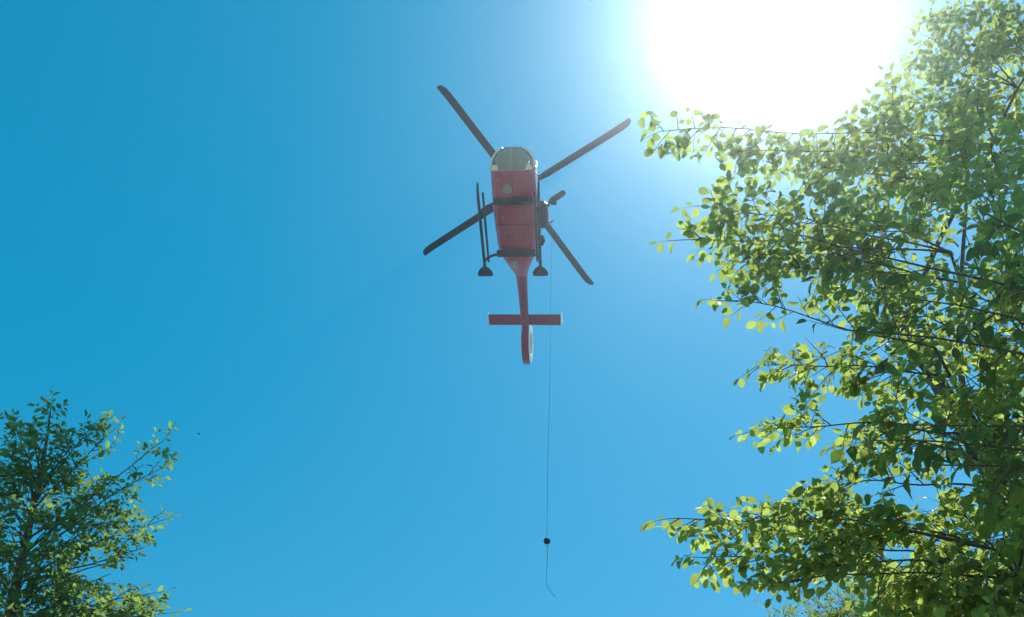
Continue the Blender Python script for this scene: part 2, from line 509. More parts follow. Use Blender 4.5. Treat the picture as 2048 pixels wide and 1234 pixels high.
        for li, (P, r0, r1) in enumerate(self.limbs):
            b = MB(); n = len(P)
            b.tube(P - self.base, [r0 + (r1 - r0) * (i / (n - 1)) ** 0.7 for i in range(n)], 8, False)
            V = [np.array(b.v)]; Q = [np.array(b.f)]; nv = len(b.v)
            mine = [(pts, q) for (lj, pts, q) in self.twigs if lj == li]
            if mine:
                tt = np.linspace(0, 1, 5)
                A5 = np.array([[[np.interp(t * (len(p) - 1), np.arange(len(p)), p[:, k]) for k in range(3)] for t in tt] for p, q in mine]) - self.base
                rr = np.array([q for p, q in mine])[:, None] * (1 - 0.7 * tt)[None]
                Tn = np.gradient(A5, axis=1); Tn /= np.maximum(np.linalg.norm(Tn, axis=2), 1e-9)[..., None]
                Nn = np.cross(Tn, np.array([0.31, 0.42, 0.85])); Nn /= np.maximum(np.linalg.norm(Nn, axis=2), 1e-9)[..., None]
                Bn = np.cross(Tn, Nn)
                ang = np.arange(4) * math.pi / 2
                VV = A5[:, :, None] + rr[:, :, None, None] * (np.cos(ang)[:, None] * Nn[:, :, None] + np.sin(ang)[:, None] * Bn[:, :, None])
                one = np.array([[i * 4 + j, i * 4 + (j + 1) % 4, i * 4 + 4 + (j + 1) % 4, i * 4 + 4 + j] for i in range(4) for j in range(4)])
                V.append(VV.reshape(-1, 3)); Q.append((one[None] + (nv + 20 * np.arange(len(mine)))[:, None, None]).reshape(-1, 4))
            V = np.concatenate(V); Q = np.concatenate(Q)
            me = bpy.data.meshes.new('branch')
            me.vertices.add(len(V)); me.vertices.foreach_set('co', V.astype(np.float32).ravel())
            me.loops.add(Q.size); me.loops.foreach_set('vertex_index', Q.astype(np.int32).ravel())
            me.polygons.add(len(Q)); me.polygons.foreach_set('loop_start', np.arange(0, Q.size, 4, dtype=np.int32)); me.polygons.foreach_set('loop_total', np.full(len(Q), 4, np.int32))
            me.update(calc_edges=True); me.polygons.foreach_set('use_smooth', np.ones(len(Q), bool)); me.materials.append(M_BARK)
            o = bpy.data.objects.new('branch', me); col.objects.link(o); o.parent = root
        P = np.array([q[0] for q in self.L]); A = np.array([q[1] for q in self.L]); N = np.array([q[2] for q in self.L]); S = np.array([q[3] for q in self.L])
        # leaves that show largest: frontmost in their patch of the picture
        x, y, z = project(P + A * S[:, None] * 0.5)
        vis = (x > 0) & (x < 2048) & (y > 0) & (y < 1234) & (z > 0.3)
        F = frames(A, N); d = P - CAM; d /= np.linalg.norm(d, axis=1)[:, None]
        face = 0.3 + 0.7 * np.abs((F[:, :, 2] * d).sum(1))
        px = S / np.maximum(z, 0.3) * FPX * face
        pick = np.zeros(len(P), bool)
        cell = {}
        for i in np.where(vis & (px > minpx))[0]:
            c = (int(x[i] // 13), int(y[i] // 13))
            if c not in cell or z[i] < z[cell[c]]: cell[c] = i
        cand = sorted(cell.values(), key=lambda i: -px[i])[:npick]
        pick[cand] = True
        leaf_objects(kind, P[pick], A[pick], N[pick], S[pick], material, root, r)
        if (~pick).sum():
            o = foliage_mesh('foliage', kind, P[~pick] - self.base, A[~pick], N[~pick], S[~pick], material, root, r)
        print(self.root.name, 'leaves', len(P), 'picked', pick.sum(), 'twigs', len(self.twigs))

def trunk_path(base, pts, radii):
    return np.array([base] + pts, float), radii

# --- the tall tree on the right -------------------------------------------------
def right_tree():
    base = (6.3, 7.8, 0.0)
    t = Tree('broadleaf_tree', 'tall broad-leaved tree filling the right side, branches reaching towards the sun', 'tree', base, 11)
    t.nrand, t.hang, t.sub, t.short = 0.55, 0.28, 0.22, 0.20
    t.masks = [[(1270, 212), (1400, 215), (1500, 245), (1580, 275), (1680, 235), (1750, 120), (1770, -60), (2400, -60), (2400, 1400), (1530, 1400), (1545, 1225),
                (1460, 1215), (1390, 1170), (1340, 1122), (1390, 1085), (1290, 1050), (1300, 1010), (1430, 1010), (1470, 990), (1565, 1000), (1575, 960), (1680, 920),
                (1715, 905), (1640, 912), (1600, 878), (1560, 880), (1462, 876), (1470, 830), (1560, 800), (1540, 785), (1570, 764), (1460, 750), (1470, 700),
                (1555, 690), (1560, 650), (1680, 690), (1700, 645), (1560, 618), (1535, 598), (1445, 570), (1405, 622), (1392, 570), (1430, 525), (1420, 470), (1305, 500),
                (1310, 458), (1370, 435), (1350, 400), (1440, 345), (1380, 325), (1270, 300)]]
    t.holes = [[(1510, 1200), (1560, 1175), (1640, 1155), (1690, 1180), (1720, 1300), (1500, 1300)], [(1500, 905), (1600, 890), (1690, 925), (1580, 958), (1480, 985)], [(1480, 770), (1560, 770), (1550, 795), (1480, 815)], [(1588, 628), (1700, 650), (1660, 690), (1590, 660)], [(1720, 930), (1760, 965), (1720, 990), (1690, 975)], [(1890, 930), (1965, 940), (1930, 990), (1880, 980)],
               [(1790, 965), (1880, 955), (1870, 1015), (1780, 1005)], [(1805, 500), (1855, 493), (1845, 532), (1795, 548)], [(1905, 745), (1960, 740), (1950, 778), (1912, 778)],
               [(1560, 560), (1600, 545), (1620, 585), (1570, 590)], [(1775, 1092), (1835, 1092), (1822, 1128), (1750, 1122)], [(1640, 800), (1690, 790), (1700, 830), (1650, 840)], [(1740, 700), (1775, 705), (1765, 735), (1735, 728)]]
    tp = [base, (6.28, 7.75, 1.2), (6.2, 7.6, 3.2), (6.0, 7.35, 5.4), (5.85, 7.0, 7.4), (5.6, 6.5, 9.4), (5.35, 6.0, 11.2), (5.1, 5.3, 13.2)]
    tr = [0.30, 0.22, 0.19, 0.165, 0.14, 0.105, 0.06, 0.02]
    def tk(z):
        zz = [p[2] for p in tp]
        return np.array([np.interp(z, zz, [p[k] for p in tp]) for k in range(3)])
    # scaffold limbs rising inside the crown
    node = {}
    for k, (x, y, d, h) in dict(a=(1930, 250, 12.5, 8.8), b=(1890, 470, 9.2, 7.2), c=(1850, 660, 8.6, 6.0), d=(1890, 830, 8.3, 5.2), e=(1960, 1060, 7.9, 4.2), f=(2100, 640, 8.6, 6.6), g=(2080, 100, 14.2, 10.4)).items():
        P = t.limb(tk(h), at(x, y, d), 0.055, 0.04, 11, 0.05); node[k] = P
        t.limbs[-1] = (P, 0.048, 0.014)
    def br(k, f, x, y, d, r0=0.012, lift=0.07):
        P = node[k]; i = min(int(f * 10), 10)
        return t.limb(P[i], at(x, y, d), r0, lift, 13, 0.05)
    edge = [('a', 1, 1292, 262, 8.6), ('b', 1, 1325, 478, 8.2), ('c', 1, 1412, 592, 8.0), ('c', .9, 1482, 728, 7.8), ('d', 1, 1484, 858, 7.7), ('e', 1, 1310, 1032, 7.5), ('e', .9, 1362, 1112, 7.4), ('e', .9, 1480, 1170, 7.4),
            ('d', .8, 1600, 975, 8.0), ('b', 1, 1375, 405, 8.6), ('e', 1, 1450, 1020, 7.9), ('a', .9, 1450, 300, 9.2), ('b', .9, 1440, 520, 8.4)]
    for (k, f, x, y, d) in edge:
        br(k, f, x, y, d); t.dress(len(t.limbs) - 1, 0.18, 0.118, 0.64, 0.140, 0.064, 0.40, vert=0.40, end=True)
    fill = [('a', 1, 1720, 280, 11.0), ('a', .8, 1600, 330, 9.6), ('g', .9, 1830, 60, 15.0), ('g', 1, 1960, 10, 15.5), ('g', 1, 2060, 150, 14.0), ('a', .9, 1880, 180, 14.0), ('f', 1, 2080, 420, 9.0), ('b', 1, 1700, 420, 9.4), ('a', .7, 1820, 380, 10.0), ('g', .8, 1800, 200, 14.0),
            ('b', .9, 1600, 500, 8.6), ('f', .9, 1960, 560, 8.4), ('b', .7, 1760, 600, 8.8), ('c', .9, 1700, 740, 8.3), ('f', .7, 2050, 720, 7.9), ('f', 1, 1960, 330, 10.5), ('c', .6, 1880, 780, 8.7), ('d', .9, 1720, 850, 7.9), ('d', .6, 1990, 900, 7.9),
            ('e', .9, 1560, 1060, 7.7), ('e', 1, 1700, 1060, 8.1), ('e', .8, 1850, 1060, 8.1), ('e', .6, 1780, 1170, 8.1), ('e', .5, 1930, 1150, 7.8), ('e', .9, 2050, 1010, 7.4), ('e', .4, 1880, 1240, 7.5),
            ('f', .9, 2000, 640, 8.8), ('f', 1, 1900, 560, 9.2), ('f', .8, 1980, 770, 8.4), ('d', .7, 1940, 860, 8.8), ('f', 1, 2040, 540, 8.2), ('a', .8, 2000, 430, 10), ('a', 1, 1900, 340, 11), ('g', 1, 2040, 40, 15), ('g', .9, 1990, 240, 13.6), ('g', .7, 1920, 100, 14.6),
            ('e', .8, 2030, 1150, 7.6), ('e', .6, 2010, 1080, 8.6), ('e', .5, 1990, 1220, 7.4), ('d', .5, 2050, 960, 8.4), ('e', .9, 1900, 1000, 8.6), ('f', .6, 2060, 820, 8.2), ('c', .8, 1800, 700, 9.0), ('b', .8, 1800, 520, 9.6), ('c', .7, 1960, 700, 9.4), ('a', .9, 1780, 330, 11), ('g', 1, 2000, 90, 15), ('g', .8, 2050, 260, 13), ('g', .9, 1900, 30, 15.5), ('a', 1, 2020, 340, 11), ('g', .9, 1860, 130, 14.5), ('a', .8, 1960, 190, 13.5), ('f', 1, 1980, 480, 9.6),
            ('e', .7, 1760, 1130, 9.2), ('e', .8, 1850, 1150, 9.6), ('e', .6, 1940, 1225, 9.2), ('e', .5, 1800, 1225, 9.0), ('d', .6, 2030, 870, 9.4), ('f', .8, 2030, 620, 9.8), ('e', .9, 2000, 1020, 9.6), ('c', .6, 1920, 720, 10.0), ('e', .8, 1690, 1110, 9.0), ('e', .6, 1740, 1200, 8.4), ('e', .5, 2040, 1220, 8.2), ('d', .8, 1980, 960, 9.0)]
    for (k, f, x, y, d) in fill:
        br(k, f, x, y, d, 0.014); t.dress(len(t.limbs) - 1, 0.22, 0.165, 0.90, 0.138, 0.072, 0.30, vert=0.7)
    # the rest of the crown, out of the picture to the right
    for k in range(6):
        a = t.rng.uniform(-1.0, 0.9); h = t.rng.uniform(4.5, 9)
        tip = tk(h) + np.array([math.cos(a) * 3.6, math.sin(a) * 3.6, t.rng.uniform(0.5, 1.5)])
        t.limb(tk(h), tip, 0.04, 0.1); t.dress(len(t.limbs) - 1, 0.3, 0.4, 1.2, 0.14, 0.11, 0.4, vert=0.6)
    t.build('round', M_LEAF_R, 300, (tp, tr))

# --- the nearer tree whose long leaves hang in from the right --------------------
def near_tree():
    base = (5.4, 2.6, 0.0)
    t = Tree('broadleaf_tree', 'nearer tree with larger dark pointed leaves drooping in from the right edge', 'tree', base, 5)
    t.nrand, t.hang, t.sub = 0.6, 0.75, 0.30
    t.masks = [[(1560, 400), (1700, 380), (2400, 300), (2400, 1400), (1900, 1100), (1850, 960), (1740, 985), (1700, 930), (1740, 800), (1640, 700), (1600, 600)]]
    tp = [base, (5.42, 2.62, 1.0), (5.3, 2.7, 2.4), (5.15, 2.9, 3.8), (5.0, 3.1, 5.2), (4.9, 3.3, 6.6)]
    tr = [0.17, 0.12, 0.10, 0.085, 0.06, 0.03]
    def tk(z):
        zz = [p[2] for p in tp]
        return np.array([np.interp(z, zz, [p[k] for p in tp]) for k in range(3)])
    for (x, y, d, h) in [(1770, 880, 5.6, 4.3), (1830, 850, 5.3, 4.6), (1690, 660, 5.8, 5.0), (1600, 470, 5.9, 5.6), (1880, 930, 5.4, 4.0), (1840, 600, 5.8, 5.4), (1960, 420, 6.0, 6.0)]:
        t.limb(tk(h), at(x, y, d), 0.022, 0.06)
        t.dress(len(t.limbs) - 1, 0.35, 0.26, 0.65, 0.165, 0.11, 0.5)
    for k in range(6):
        a = t.rng.uniform(-2.2, 0.9); h = t.rng.uniform(3.5, 6.4)
        tip = tk(h) + np.array([math.cos(a) * 2, math.sin(a) * 2, t.rng.uniform(0.5, 1.5)])
        t.limb(tk(h), tip, 0.022, 0.1); t.dress(len(t.limbs) - 1, 0.3, 0.3, 0.7, 0.165, 0.12, 0.4)
    t.build('long', M_LEAF_B, 300, (tp, tr))

# --- the tree at the lower left --------------------------------------------------
def left_tree():
    q0 = at(5, 1320, 10.8)
    base = (q0[0] + 0.25, q0[1] - 0.15, 0.0)
    t = Tree('broadleaf_tree', 'small-leaved tree rising into the lower left corner', 'tree', base, 23)
    t.nrand, t.hang, t.sub, t.short = 0.60, 0.15, 0.20, 0.16
    t.masks = [[(-80, 815), (20, 822), (60, 850), (85, 800), (105, 785), (125, 840), (150, 850), (175, 830), (215, 815), (255, 838), (245, 875), (215, 900), (200, 940), (240, 950), (275, 935),
                (300, 900), (310, 865), (345, 850), (362, 870), (350, 900), (362, 915), (330, 945), (290, 965), (270, 995), (300, 985), (350, 1030), (330, 1055), (320, 1095), (280, 1085),
                (290, 1110), (255, 1140), (180, 1130), (180, 1150), (250, 1165), (340, 1165), (345, 1200), (370, 1225), (370, 1400), (-200, 1400)]]
    t.holes = [[(155, 1110), (185, 1112), (182, 1150), (150, 1145)], [(70, 1150), (95, 1140), (100, 1170), (75, 1180)], [(125, 905), (140, 900), (142, 925), (128, 925)], [(110, 1055), (130, 1050), (135, 1075), (115, 1080)], [(60, 980), (75, 975), (80, 1000), (62, 1000)], [(30, 1150), (55, 1155), (45, 1185), (28, 1185)], [(20, 1020), (45, 1040), (35, 1060), (18, 1050)]]
    tp = [np.array(base), np.array([base[0] - .02, base[1], 1.2]), np.array([base[0] - .08, base[1] + .05, 3.4])] + [at(*q) for q in ((5, 1320, 10.8), (25, 1200, 11.3), (50, 1090, 11.7), (75, 980, 12.1), (92, 890, 12.4), (102, 815, 12.6))]
    tr = [0.24, 0.15, 0.12, 0.07, 0.055, 0.042, 0.03, 0.018, 0.006]
    yy = [1320, 1200, 1090, 980, 890, 815]
    def tk(y):
        return np.array([np.interp(-y, [-v for v in yy], [p[k] for p in tp[3:]]) for k in range(3)])
    tips = [(104, 800, 12.6, 880), (60, 850, 12.7, 960), (196, 838, 12.3, 990), (235, 850, 12.1, 1020), (20, 832, 12.8, 980), (160, 870, 12.5, 980), (345, 866, 12.0, 1110), (340, 925, 11.9, 1120), (335, 1035, 11.8, 1160), (315, 1085, 11.7, 1190),
            (260, 1110, 11.8, 1200), (330, 1180, 11.5, 1260), (358, 1222, 11.4, 1290), (150, 940, 12.0, 1040), (10, 930, 12.0, 1040), (220, 985, 12.3, 1080), (120, 1030, 11.6, 1120), (250, 1030, 12.0, 1130),
            (10, 1040, 11.4, 1120), (190, 1085, 11.6, 1170), (-20, 1130, 12.2, 1200), (230, 1200, 11.6, 1270), (130, 1200, 11.2, 1260), (-30, 1230, 11.4, 1290), (280, 1230, 11.4, 1300), (-60, 930, 12.2, 1060), (-70, 1040, 12, 1150),
            (60, 1130, 10.8, 1220), (30, 1000, 11.2, 1110), (60, 930, 11.8, 1040), (20, 1180, 10.6, 1270), (90, 1080, 11.0, 1180), (100, 1160, 10.8, 1240), (40, 1090, 10.8, 1170), (140, 1130, 11.0, 1230), (60, 1230, 10.4, 1300), (190, 1220, 11.0, 1290), (10, 890, 12.2, 1000), (130, 900, 12.2, 1010), (300, 1210, 11.8, 1280), (240, 1140, 12.2, 1230)]
    for (x, y, d, h) in tips:
        t.limb(tk(h), at(x, y, d), 0.018, 0.06, 12, 0.05)
        t.dress(len(t.limbs) - 1, 0.15, 0.145, 0.60, 0.122, 0.048, 0.35, vert=0.55)
    for (x, y, d, h) in ((-120, 1000, 11.6, 1130), (-150, 1120, 11.4, 1220), (-130, 1240, 11.0, 1300)):
        t.limb(tk(h), at(x, y, d), 0.02, 0.06); t.dress(len(t.limbs) - 1, 0.2, 0.16, 0.7, 0.115, 0.05, 0.4, vert=0.5)
    t.build('small', M_LEAF_L, 300, (tp, tr))

# --- the tree farther off at the lower right --------------------------------------
def far_tree():
    base = (9.8, 14.6, 0.0)
    t = Tree('broadleaf_tree', 'yellowish fine-leaved tree farther off behind the right tree, low in the corner', 'tree', base, 31)
    t.nrand, t.hang, t.sub = 0.7, 0.1, 0.22
    t.masks = [[(1520, 1215), (1570, 1180), (1630, 1165), (1690, 1140), (1760, 1120), (1850, 1090), (2100, 1080), (2100, 1400), (1500, 1400)]]
    tp = [base, (9.8, 14.6, 1.5), (9.7, 14.5, 4), (9.6, 14.4, 7), (9.5, 14.2, 10), (9.4, 14.0, 12.4)]
    tr = [0.3, 0.24, 0.2, 0.16, 0.10, 0.03]
    def tk(z):
        zz = [p[2] for p in tp]
        return np.array([np.interp(z, zz, [p[k] for p in tp]) for k in range(3)])
    r = t.rng
    tips = [(1545, 1215), (1600, 1180), (1650, 1170), (1570, 1240), (1640, 1230), (1700, 1160), (1700, 1220), (1760, 1140), (1780, 1210), (1850, 1110), (1850, 1190), (1940, 1120), (1940, 1210), (2030, 1120), (2030, 1200), (1600, 1300), (1750, 1300), (1900, 1300)]
    for (x, y) in tips:
        h = r.uniform(6.0, 9.0)
        t.limb(tk(h), at(x, y, r.uniform(16.5, 18.5)), 0.035, 0.10)
        t.dress(len(t.limbs) - 1, 0.35, 0.10, 1.0, 0.10, 0.05, 0.4, vert=0.7)
    for k in range(10):
        a = r.uniform(0, 6.28); h = r.uniform(3.5, 8)
        tip = tk(h) + np.array([math.cos(a) * 3.2, math.sin(a) * 3.2, r.uniform(0.5, 2)])
        t.limb(tk(h), tip, 0.03, 0.1); t.dress(len(t.limbs) - 1, 0.3, 0.3, 1.0, 0.10, 0.08, 0.4, vert=0.6)
    t.build('small', M_LEAF_F, 120, (tp, tr), 7.0)

right_tree()
near_tree()
left_tree()
far_tree()

# ------------------------------------------------------------------ helicopter
HELI = np.array([0.0224, 13.919, 29.18])
def helicopter():
    H = empty('rescue_helicopter', tuple(HELI))
    H.rotation_mode = 'QUATERNION'
    Mrot = Matrix.Rotation(1.5 * math.pi - 0.0594, 3, 'Z') @ Matrix.Rotation(-0.1524, 3, 'Y') @ Matrix.Rotation(-0.1159, 3, 'X')
    H.rotation_quaternion = Mrot.to_quaternion()
    tag(H, 'red rescue helicopter hovering overhead, seen from below with skids and four rotor blades', 'helicopter')
    CY = 0.05
    def sec(x, w, zb, zt, p=3.6, n=36, cy=CY):
        zc, hz = (zb + zt) / 2, (zt - zb) / 2; out = []
        for k in range(n):
            a = 2 * math.pi * k / n + math.pi / n
            c, s = math.cos(a), math.sin(a)
            out.append((x, cy + w * math.copysign(abs(c) ** (2 / p), c), zc + hz * math.copysign(abs(s) ** (2 / p), s)))
        return out
    # cabin: red below, white above
    st = [(1.60, .845, .00, 1.28), (1.58, .87, -.01, 1.34), (1.2, .90, -.01, 1.48), (0.6, .91, -.01, 1.58), (0.0, .91, -.01, 1.62), (-.8, .875, -.01, 1.64), (-1.5, .82, -.01, 1.64), (-1.85, .78, .02, 1.64),
          (-2.15, .68, .14, 1.64), (-2.45, .55, .31, 1.64), (-2.75, .42, .53, 1.63), (-3.05, .31, .80, 1.62), (-3.3, .255, 1.02, 1.60)]
    b = MB(); b.rings([sec(*q) for q in st])
    b.m = []
    for q in b.f:
        c = np.mean([b.v[i] for i in q], axis=0)
        lim = 0.40 if c[0] > -1.9 else 0.40 + (-1.9 - c[0]) * 0.25
        b.m.append(1 if c[2] > lim and not (c[0] < -2.2 and c[2] < 1.28) else 0)
    body = b.build('fuselage', [M_RED, M_WHITE], H)
    # belly panels, lights and seams
    def plate(name, x0, x1, y0, y1, z, m, t=0.012, parent=body, bev=0.004):
        q = MB(); q.box((x0, y0, z - t), (x1, y1, z + 0.004)); return q.build(name, m, parent, False, bev)
    plate('belly_panel', 0.50, 1.45, -0.62, -0.05, -.012, M_RED, 0.010)
    plate('belly_panel', 0.50, 1.45, 0.14, 0.72, -.012, M_RED, 0.010)
    plate('belly_panel', -0.55, 0.18, -0.60, 0.70, -.012, M_RED, 0.010)
    plate('belly_panel', -1.45, -0.62, -0.55, 0.66, -.012, M_RED, 0.010)
    plate('belly_light', 0.30, 0.44, -0.62, -0.46, -.012, M_STEEL, 0.03)
    q = MB(); q.rings([[(0.87 + r_ * math.cos(2 * math.pi * k / 24), -0.15 + r_ * math.sin(2 * math.pi * k / 24), z) for k in range(24)] for r_, z in ((.19, 0.0), (.19, -.035), (.16, -.05), (.10, -.055))])
    q.build('belly_hatch', M_CHIN, body)
    q = MB(); q.rings([[(-2.42 + r_ * math.cos(2 * math.pi * k / 20), -0.08 + .7 * r_ * math.sin(2 * math.pi * k / 20), z - 0.57 * r_ * math.cos(2 * math.pi * k / 20)) for k in range(20)] for r_, z in ((.24, 0.31), (.24, .26), (.18, .235))])
    q.build('rear_vent', M_CHIN, body)
    for x0, x1, y0, y1 in ((.47, .495, -.70, .80), (-.60, -.575, -.66, .76), (.50, 1.45, .035, .06), (-1.52, -1.495, -.62, .72), (-.55, .18, .03, .05)):
        plate('panel_seam', x0, x1, y0, y1, -.012, M_BLACK, 0.004)
    M_PALE = paint('faded_marking', (0.30, 0.09, 0.13), 0.5, dirt=0.5, scale=9)
    for x0, x1, y0, y1 in ((-.66, -.71, -.46, -.28), (-.66, -.71, -.20, .10), (-.66, -.71, .20, .34), (-.98, -1.14, -.30, -.20), (-.92, -.98, -.20, -.10), (-1.0, -1.16, .02, .12), (-.98, -1.05, .14, .26), (-.94, -1.18, .50, .54)):
        plate('belly_marking', min(x0, x1), max(x0, x1), y0, y1, -.022, M_PALE, 0.003)
    for xa, ya in ((-.30, -.40), (1.25, -.50)):
        q = MB(); q.rings([[(xa + r_ * math.cos(2 * math.pi * k / 14), ya + r_ * math.sin(2 * math.pi * k / 14), z) for k in range(14)] for r_, z in ((.055, -.01), (.055, -.03), (.035, -.045))])
        q.build('belly_vent', M_GREY, body)
    for xa, ya, hh in ((-0.1, 0.45, .16), (-1.05, -0.25, .12), (1.05, 0.45, .10)):
        q = MB(); q.box((xa - .06, ya - .012, -hh), (xa + .06, ya + .012, -.005)); q.build('antenna_fin', M_BLACK, body, False, 0.006)
    # door sills and windows along the sides
    for s in (-1, 1):
        for (x0, x1) in ((0.75, 1.42), (-0.45, 0.55), (-1.45, -0.65)):
            q = MB()
            v = []
            for x in (x0, x1):
                w = np.interp(x, [-1.5, -.8, 0, .6, 1.2, 1.6], [.82, .875, .91, .91, .90, .845])
                for z, k in ((.74, 1.0), (1.05, .995), (1.30, .955)):
                    v.append((x, CY + s * (w * k + .006), z))
            q.add(v, [(0, 3, 4, 1), (1, 4, 5, 2)] if s < 0 else [(0, 1, 4, 3), (1, 2, 5, 4)])
            q.build('cabin_window', M_GLASS, H, True)
        q = MB(); q.box((-1.75, CY + s * .90 - .015, .98), (0.65, CY + s * .90 + .03, 1.03)); q.build('door_rail', M_GREY, H, False, 0.006)
    # nose: chin shell, windscreen, frames
    ch = MB()
    ch.rings([sec(x, w, zb, zt, p, 36) for x, w, zb, zt, p in ((1.605, .50, .03, .60, 3.4), (1.75, .60, .05, .62, 3.2), (1.93, .71, .12, .66, 2.8), (2.12, .60, .22, .66, 2.5), (2.26, .45, .31, .64, 2.3), (2.36, .27, .40, .60, 2.1), (2.385, .10, .46, .55, 2.0))])
    chin = ch.build('chin_shell', M_CHIN, H)
    q = MB(); q.tube([(1.62, CY, .02), (1.9, CY, .085), (2.15, CY, .215), (2.37, CY, .40)], [.10, .10, .085, .05], 8); q.build('nose_strip', M_GREY, chin)
    g = MB()
    g.rings([sec(x, w, zb, zt, p, 40) for x, w, zb, zt, p in ((1.59, .835, .10, 1.30, 3.4), (1.75, .83, .22, 1.20, 3.2), (1.95, .78, .34, 1.08, 2.8), (2.14, .66, .44, .95, 2.4), (2.28, .50, .50, .83, 2.2), (2.36, .30, .54, .72, 2.0))], cap=False)
    gl = g.build('windscreen', M_GLASS, H)
    for s in (-1, 1):
        q = MB(); q.tube([(1.60, CY + s * .86, 0.34), (1.62, CY + s * .865, .75), (1.60, CY + s * .80, 1.2), (1.45, CY + s * .6, 1.42)], .075, 8); q.build('windscreen_pillar', M_WHITE, gl)  # side pillars thickened, their white standing in for sun glare on the glass
        q = MB(); q.tube([(1.60, CY + s * .84, .42), (1.80, CY + s * .835, .50), (2.0, CY + s * .77, .58), (2.18, CY + s * .63, .64), (2.33, CY + s * .38, .66)], .055, 8); q.build('windscreen_glare_sill', M_WHITE, gl)  # white sill made thicker than the frame to imitate sun glare on the windscreen
        q = MB(); q.rings([sec(x, w, zb, zt, 3, 16, CY + s * .66) for x, w, zb, zt in ((1.61, .145, .06, .15), (1.74, .12, .11, .18), (1.80, .05, .14, .19))]); q.build('painted_chin_window', M_WHITE, H, label='lower corner window of the nose, its brightness painted on in white')  # opaque white paint stands in for the bright light seen in the window
        q = MB(); q.box((1.62, CY + s * .40 - .2, .62), (1.72, CY + s * .40 + .2, 1.15)); q.box((1.72, CY + s * .4 - .2, .6), (2.0, CY + s * .4 + .2, .72)); q.build('pilot_seat', M_GREY, H, False, 0.03)
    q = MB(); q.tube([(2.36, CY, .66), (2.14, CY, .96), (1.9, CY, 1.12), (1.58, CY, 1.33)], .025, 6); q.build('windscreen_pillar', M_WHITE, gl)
    # mirror on a stalk, port side of the nose
    q = MB(); q.tube([(1.42, .90, .25), (1.36, 1.0, .22), (1.33, 1.04, .22)], .012, 6); mi = q.build('mirror_arm', M_BLACK, H)
    q = MB(); q.tube([(1.33, 1.03, .22), (1.28, 1.16, .20)], [.03, .05], 10); q.build('mirror', M_BLACK, mi)
    # engine cowling, mast and rotor
    q = MB(); q.rings([sec(x, w, zb, zt, 2.6, 28) for x, w, zb, zt in ((1.15, .25, 1.42, 1.56), (.7, .52, 1.45, 1.86), (.2, .62, 1.5, 2.08), (-.6, .66, 1.5, 2.18), (-1.4, .62, 1.5, 2.14), (-2.2, .48, 1.5, 1.98), (-3.0, .27, 1.45, 1.72))])
    cow = q.build('engine_cowling', M_WHITE, H)
    for s in (-1, 1):
        q = MB(); q.tube([(-1.5, CY + s * .42, 1.9), (-1.9, CY + s * .56, 2.02), (-2.2, CY + s * .68, 2.08)], .15, 14, False); q.build('exhaust', M_STEEL, cow)
    q = MB(); q.tube([(0, 0, 2.0), (0, 0, 2.72)], .09, 14); q.build('rotor_mast', M_STEEL, H)
    tilt, az, cone, RR = 0.1194, 1.0111, -0.0253, 5.5
    Rt = Matrix.Rotation(tilt, 3, 'Y')
    q = MB(); q.tube([(0, 0, 2.64), (0, 0, 2.70), (0, 0, 2.80), (0, 0, 2.86)], [.22, .30, .28, .14], 20); hub = q.build('rotor_hub', M_TUBE, H)
    for k in range(4):
        a = az + k * math.pi / 2
        q = MB(); rings = []
        for r_, chd, th, tw in ((.20, .16, .12, 14), (.75, .15, .11, 13), (1.0, .22, .07, 12), (1.35, .315, .05, 11), (2.5, .315, .042, 9), (4.0, .315, .038, 7), (4.95, .31, .035, 5.5), (5.25, .30, .030, 5), (5.42, .23, .024, 5), (5.5, .14, .016, 5)):
            ring = []; off = 0.0 if r_ < 5 else -(0.34 - chd) * 0.5
            for c, h in ((.5, 0), (.42, .6), (.22, 1), (-.1, .8), (-.35, .35), (-.5, .03), (-.35, -.2), (-.1, -.5), (.22, -.7), (.42, -.5)):
                y = c * chd + off; z = h * th / 2; t_ = rad(tw)
                yy, zz = y * math.cos(t_) - z * math.sin(t_), y * math.sin(t_) + z * math.cos(t_)
                ring.append((r_ * math.cos(cone) - zz * math.sin(cone), yy, r_ * math.sin(cone) + zz))
            rings.append(ring)
        Rz = Matrix.Rotation(a, 3, 'Z')
        q.rings([[tuple(Vector((0, 0, 2.75)) + Rt @ (Rz @ Vector(p))) for p in ring] for ring in rings])
        q.build('rotor_blade', M_BLADE, H)
    # tail boom
    q = MB(); bm = [(-3.05, .28, .90, 1.62), (-3.4, .245, 1.05, 1.60), (-4.0, .215, 1.17, 1.60), (-5.0, .185, 1.29, 1.62), (-5.9, .165, 1.36, 1.64), (-6.35, .16, 1.38, 1.64)]
    q.rings([sec(x, w, zb, zt, 2.2, 24, CY - .015) for x, w, zb, zt in bm]); q.m = []
    for fc in q.f:
        c = np.mean([q.v[i] for i in fc], axis=0); zc = np.interp(-c[0], [-b_[0] for b_ in bm][0:6], [(b_[2] + b_[3]) / 2 for b_ in bm])
        q.m.append(1 if c[2] > zc + 0.06 else 0)
    boom = q.build('tail_boom', [M_REDTAIL, M_WHITE], H)
    for x in (-4.35, -4.75):
        q = MB(); z = np.interp(-x, [4, 5], [1.17, 1.29]); q.box((x - .05, CY - .03, z - .05), (x + .05, CY + .01, z + .03)); q.build('antenna_fin', M_BLACK, boom, False, 0.006)
    # stabiliser with end plates
    def foil(x0, chord, th, y, z, n=14):
        o_ = []
        for k in range(n):
            a = 2 * math.pi * k / n; c = math.cos(a); s_ = math.sin(a)
            o_.append((x0 + c * chord / 2, y, z + s_ * th / 2 * (0.55 + 0.45 * c)))
        return o_
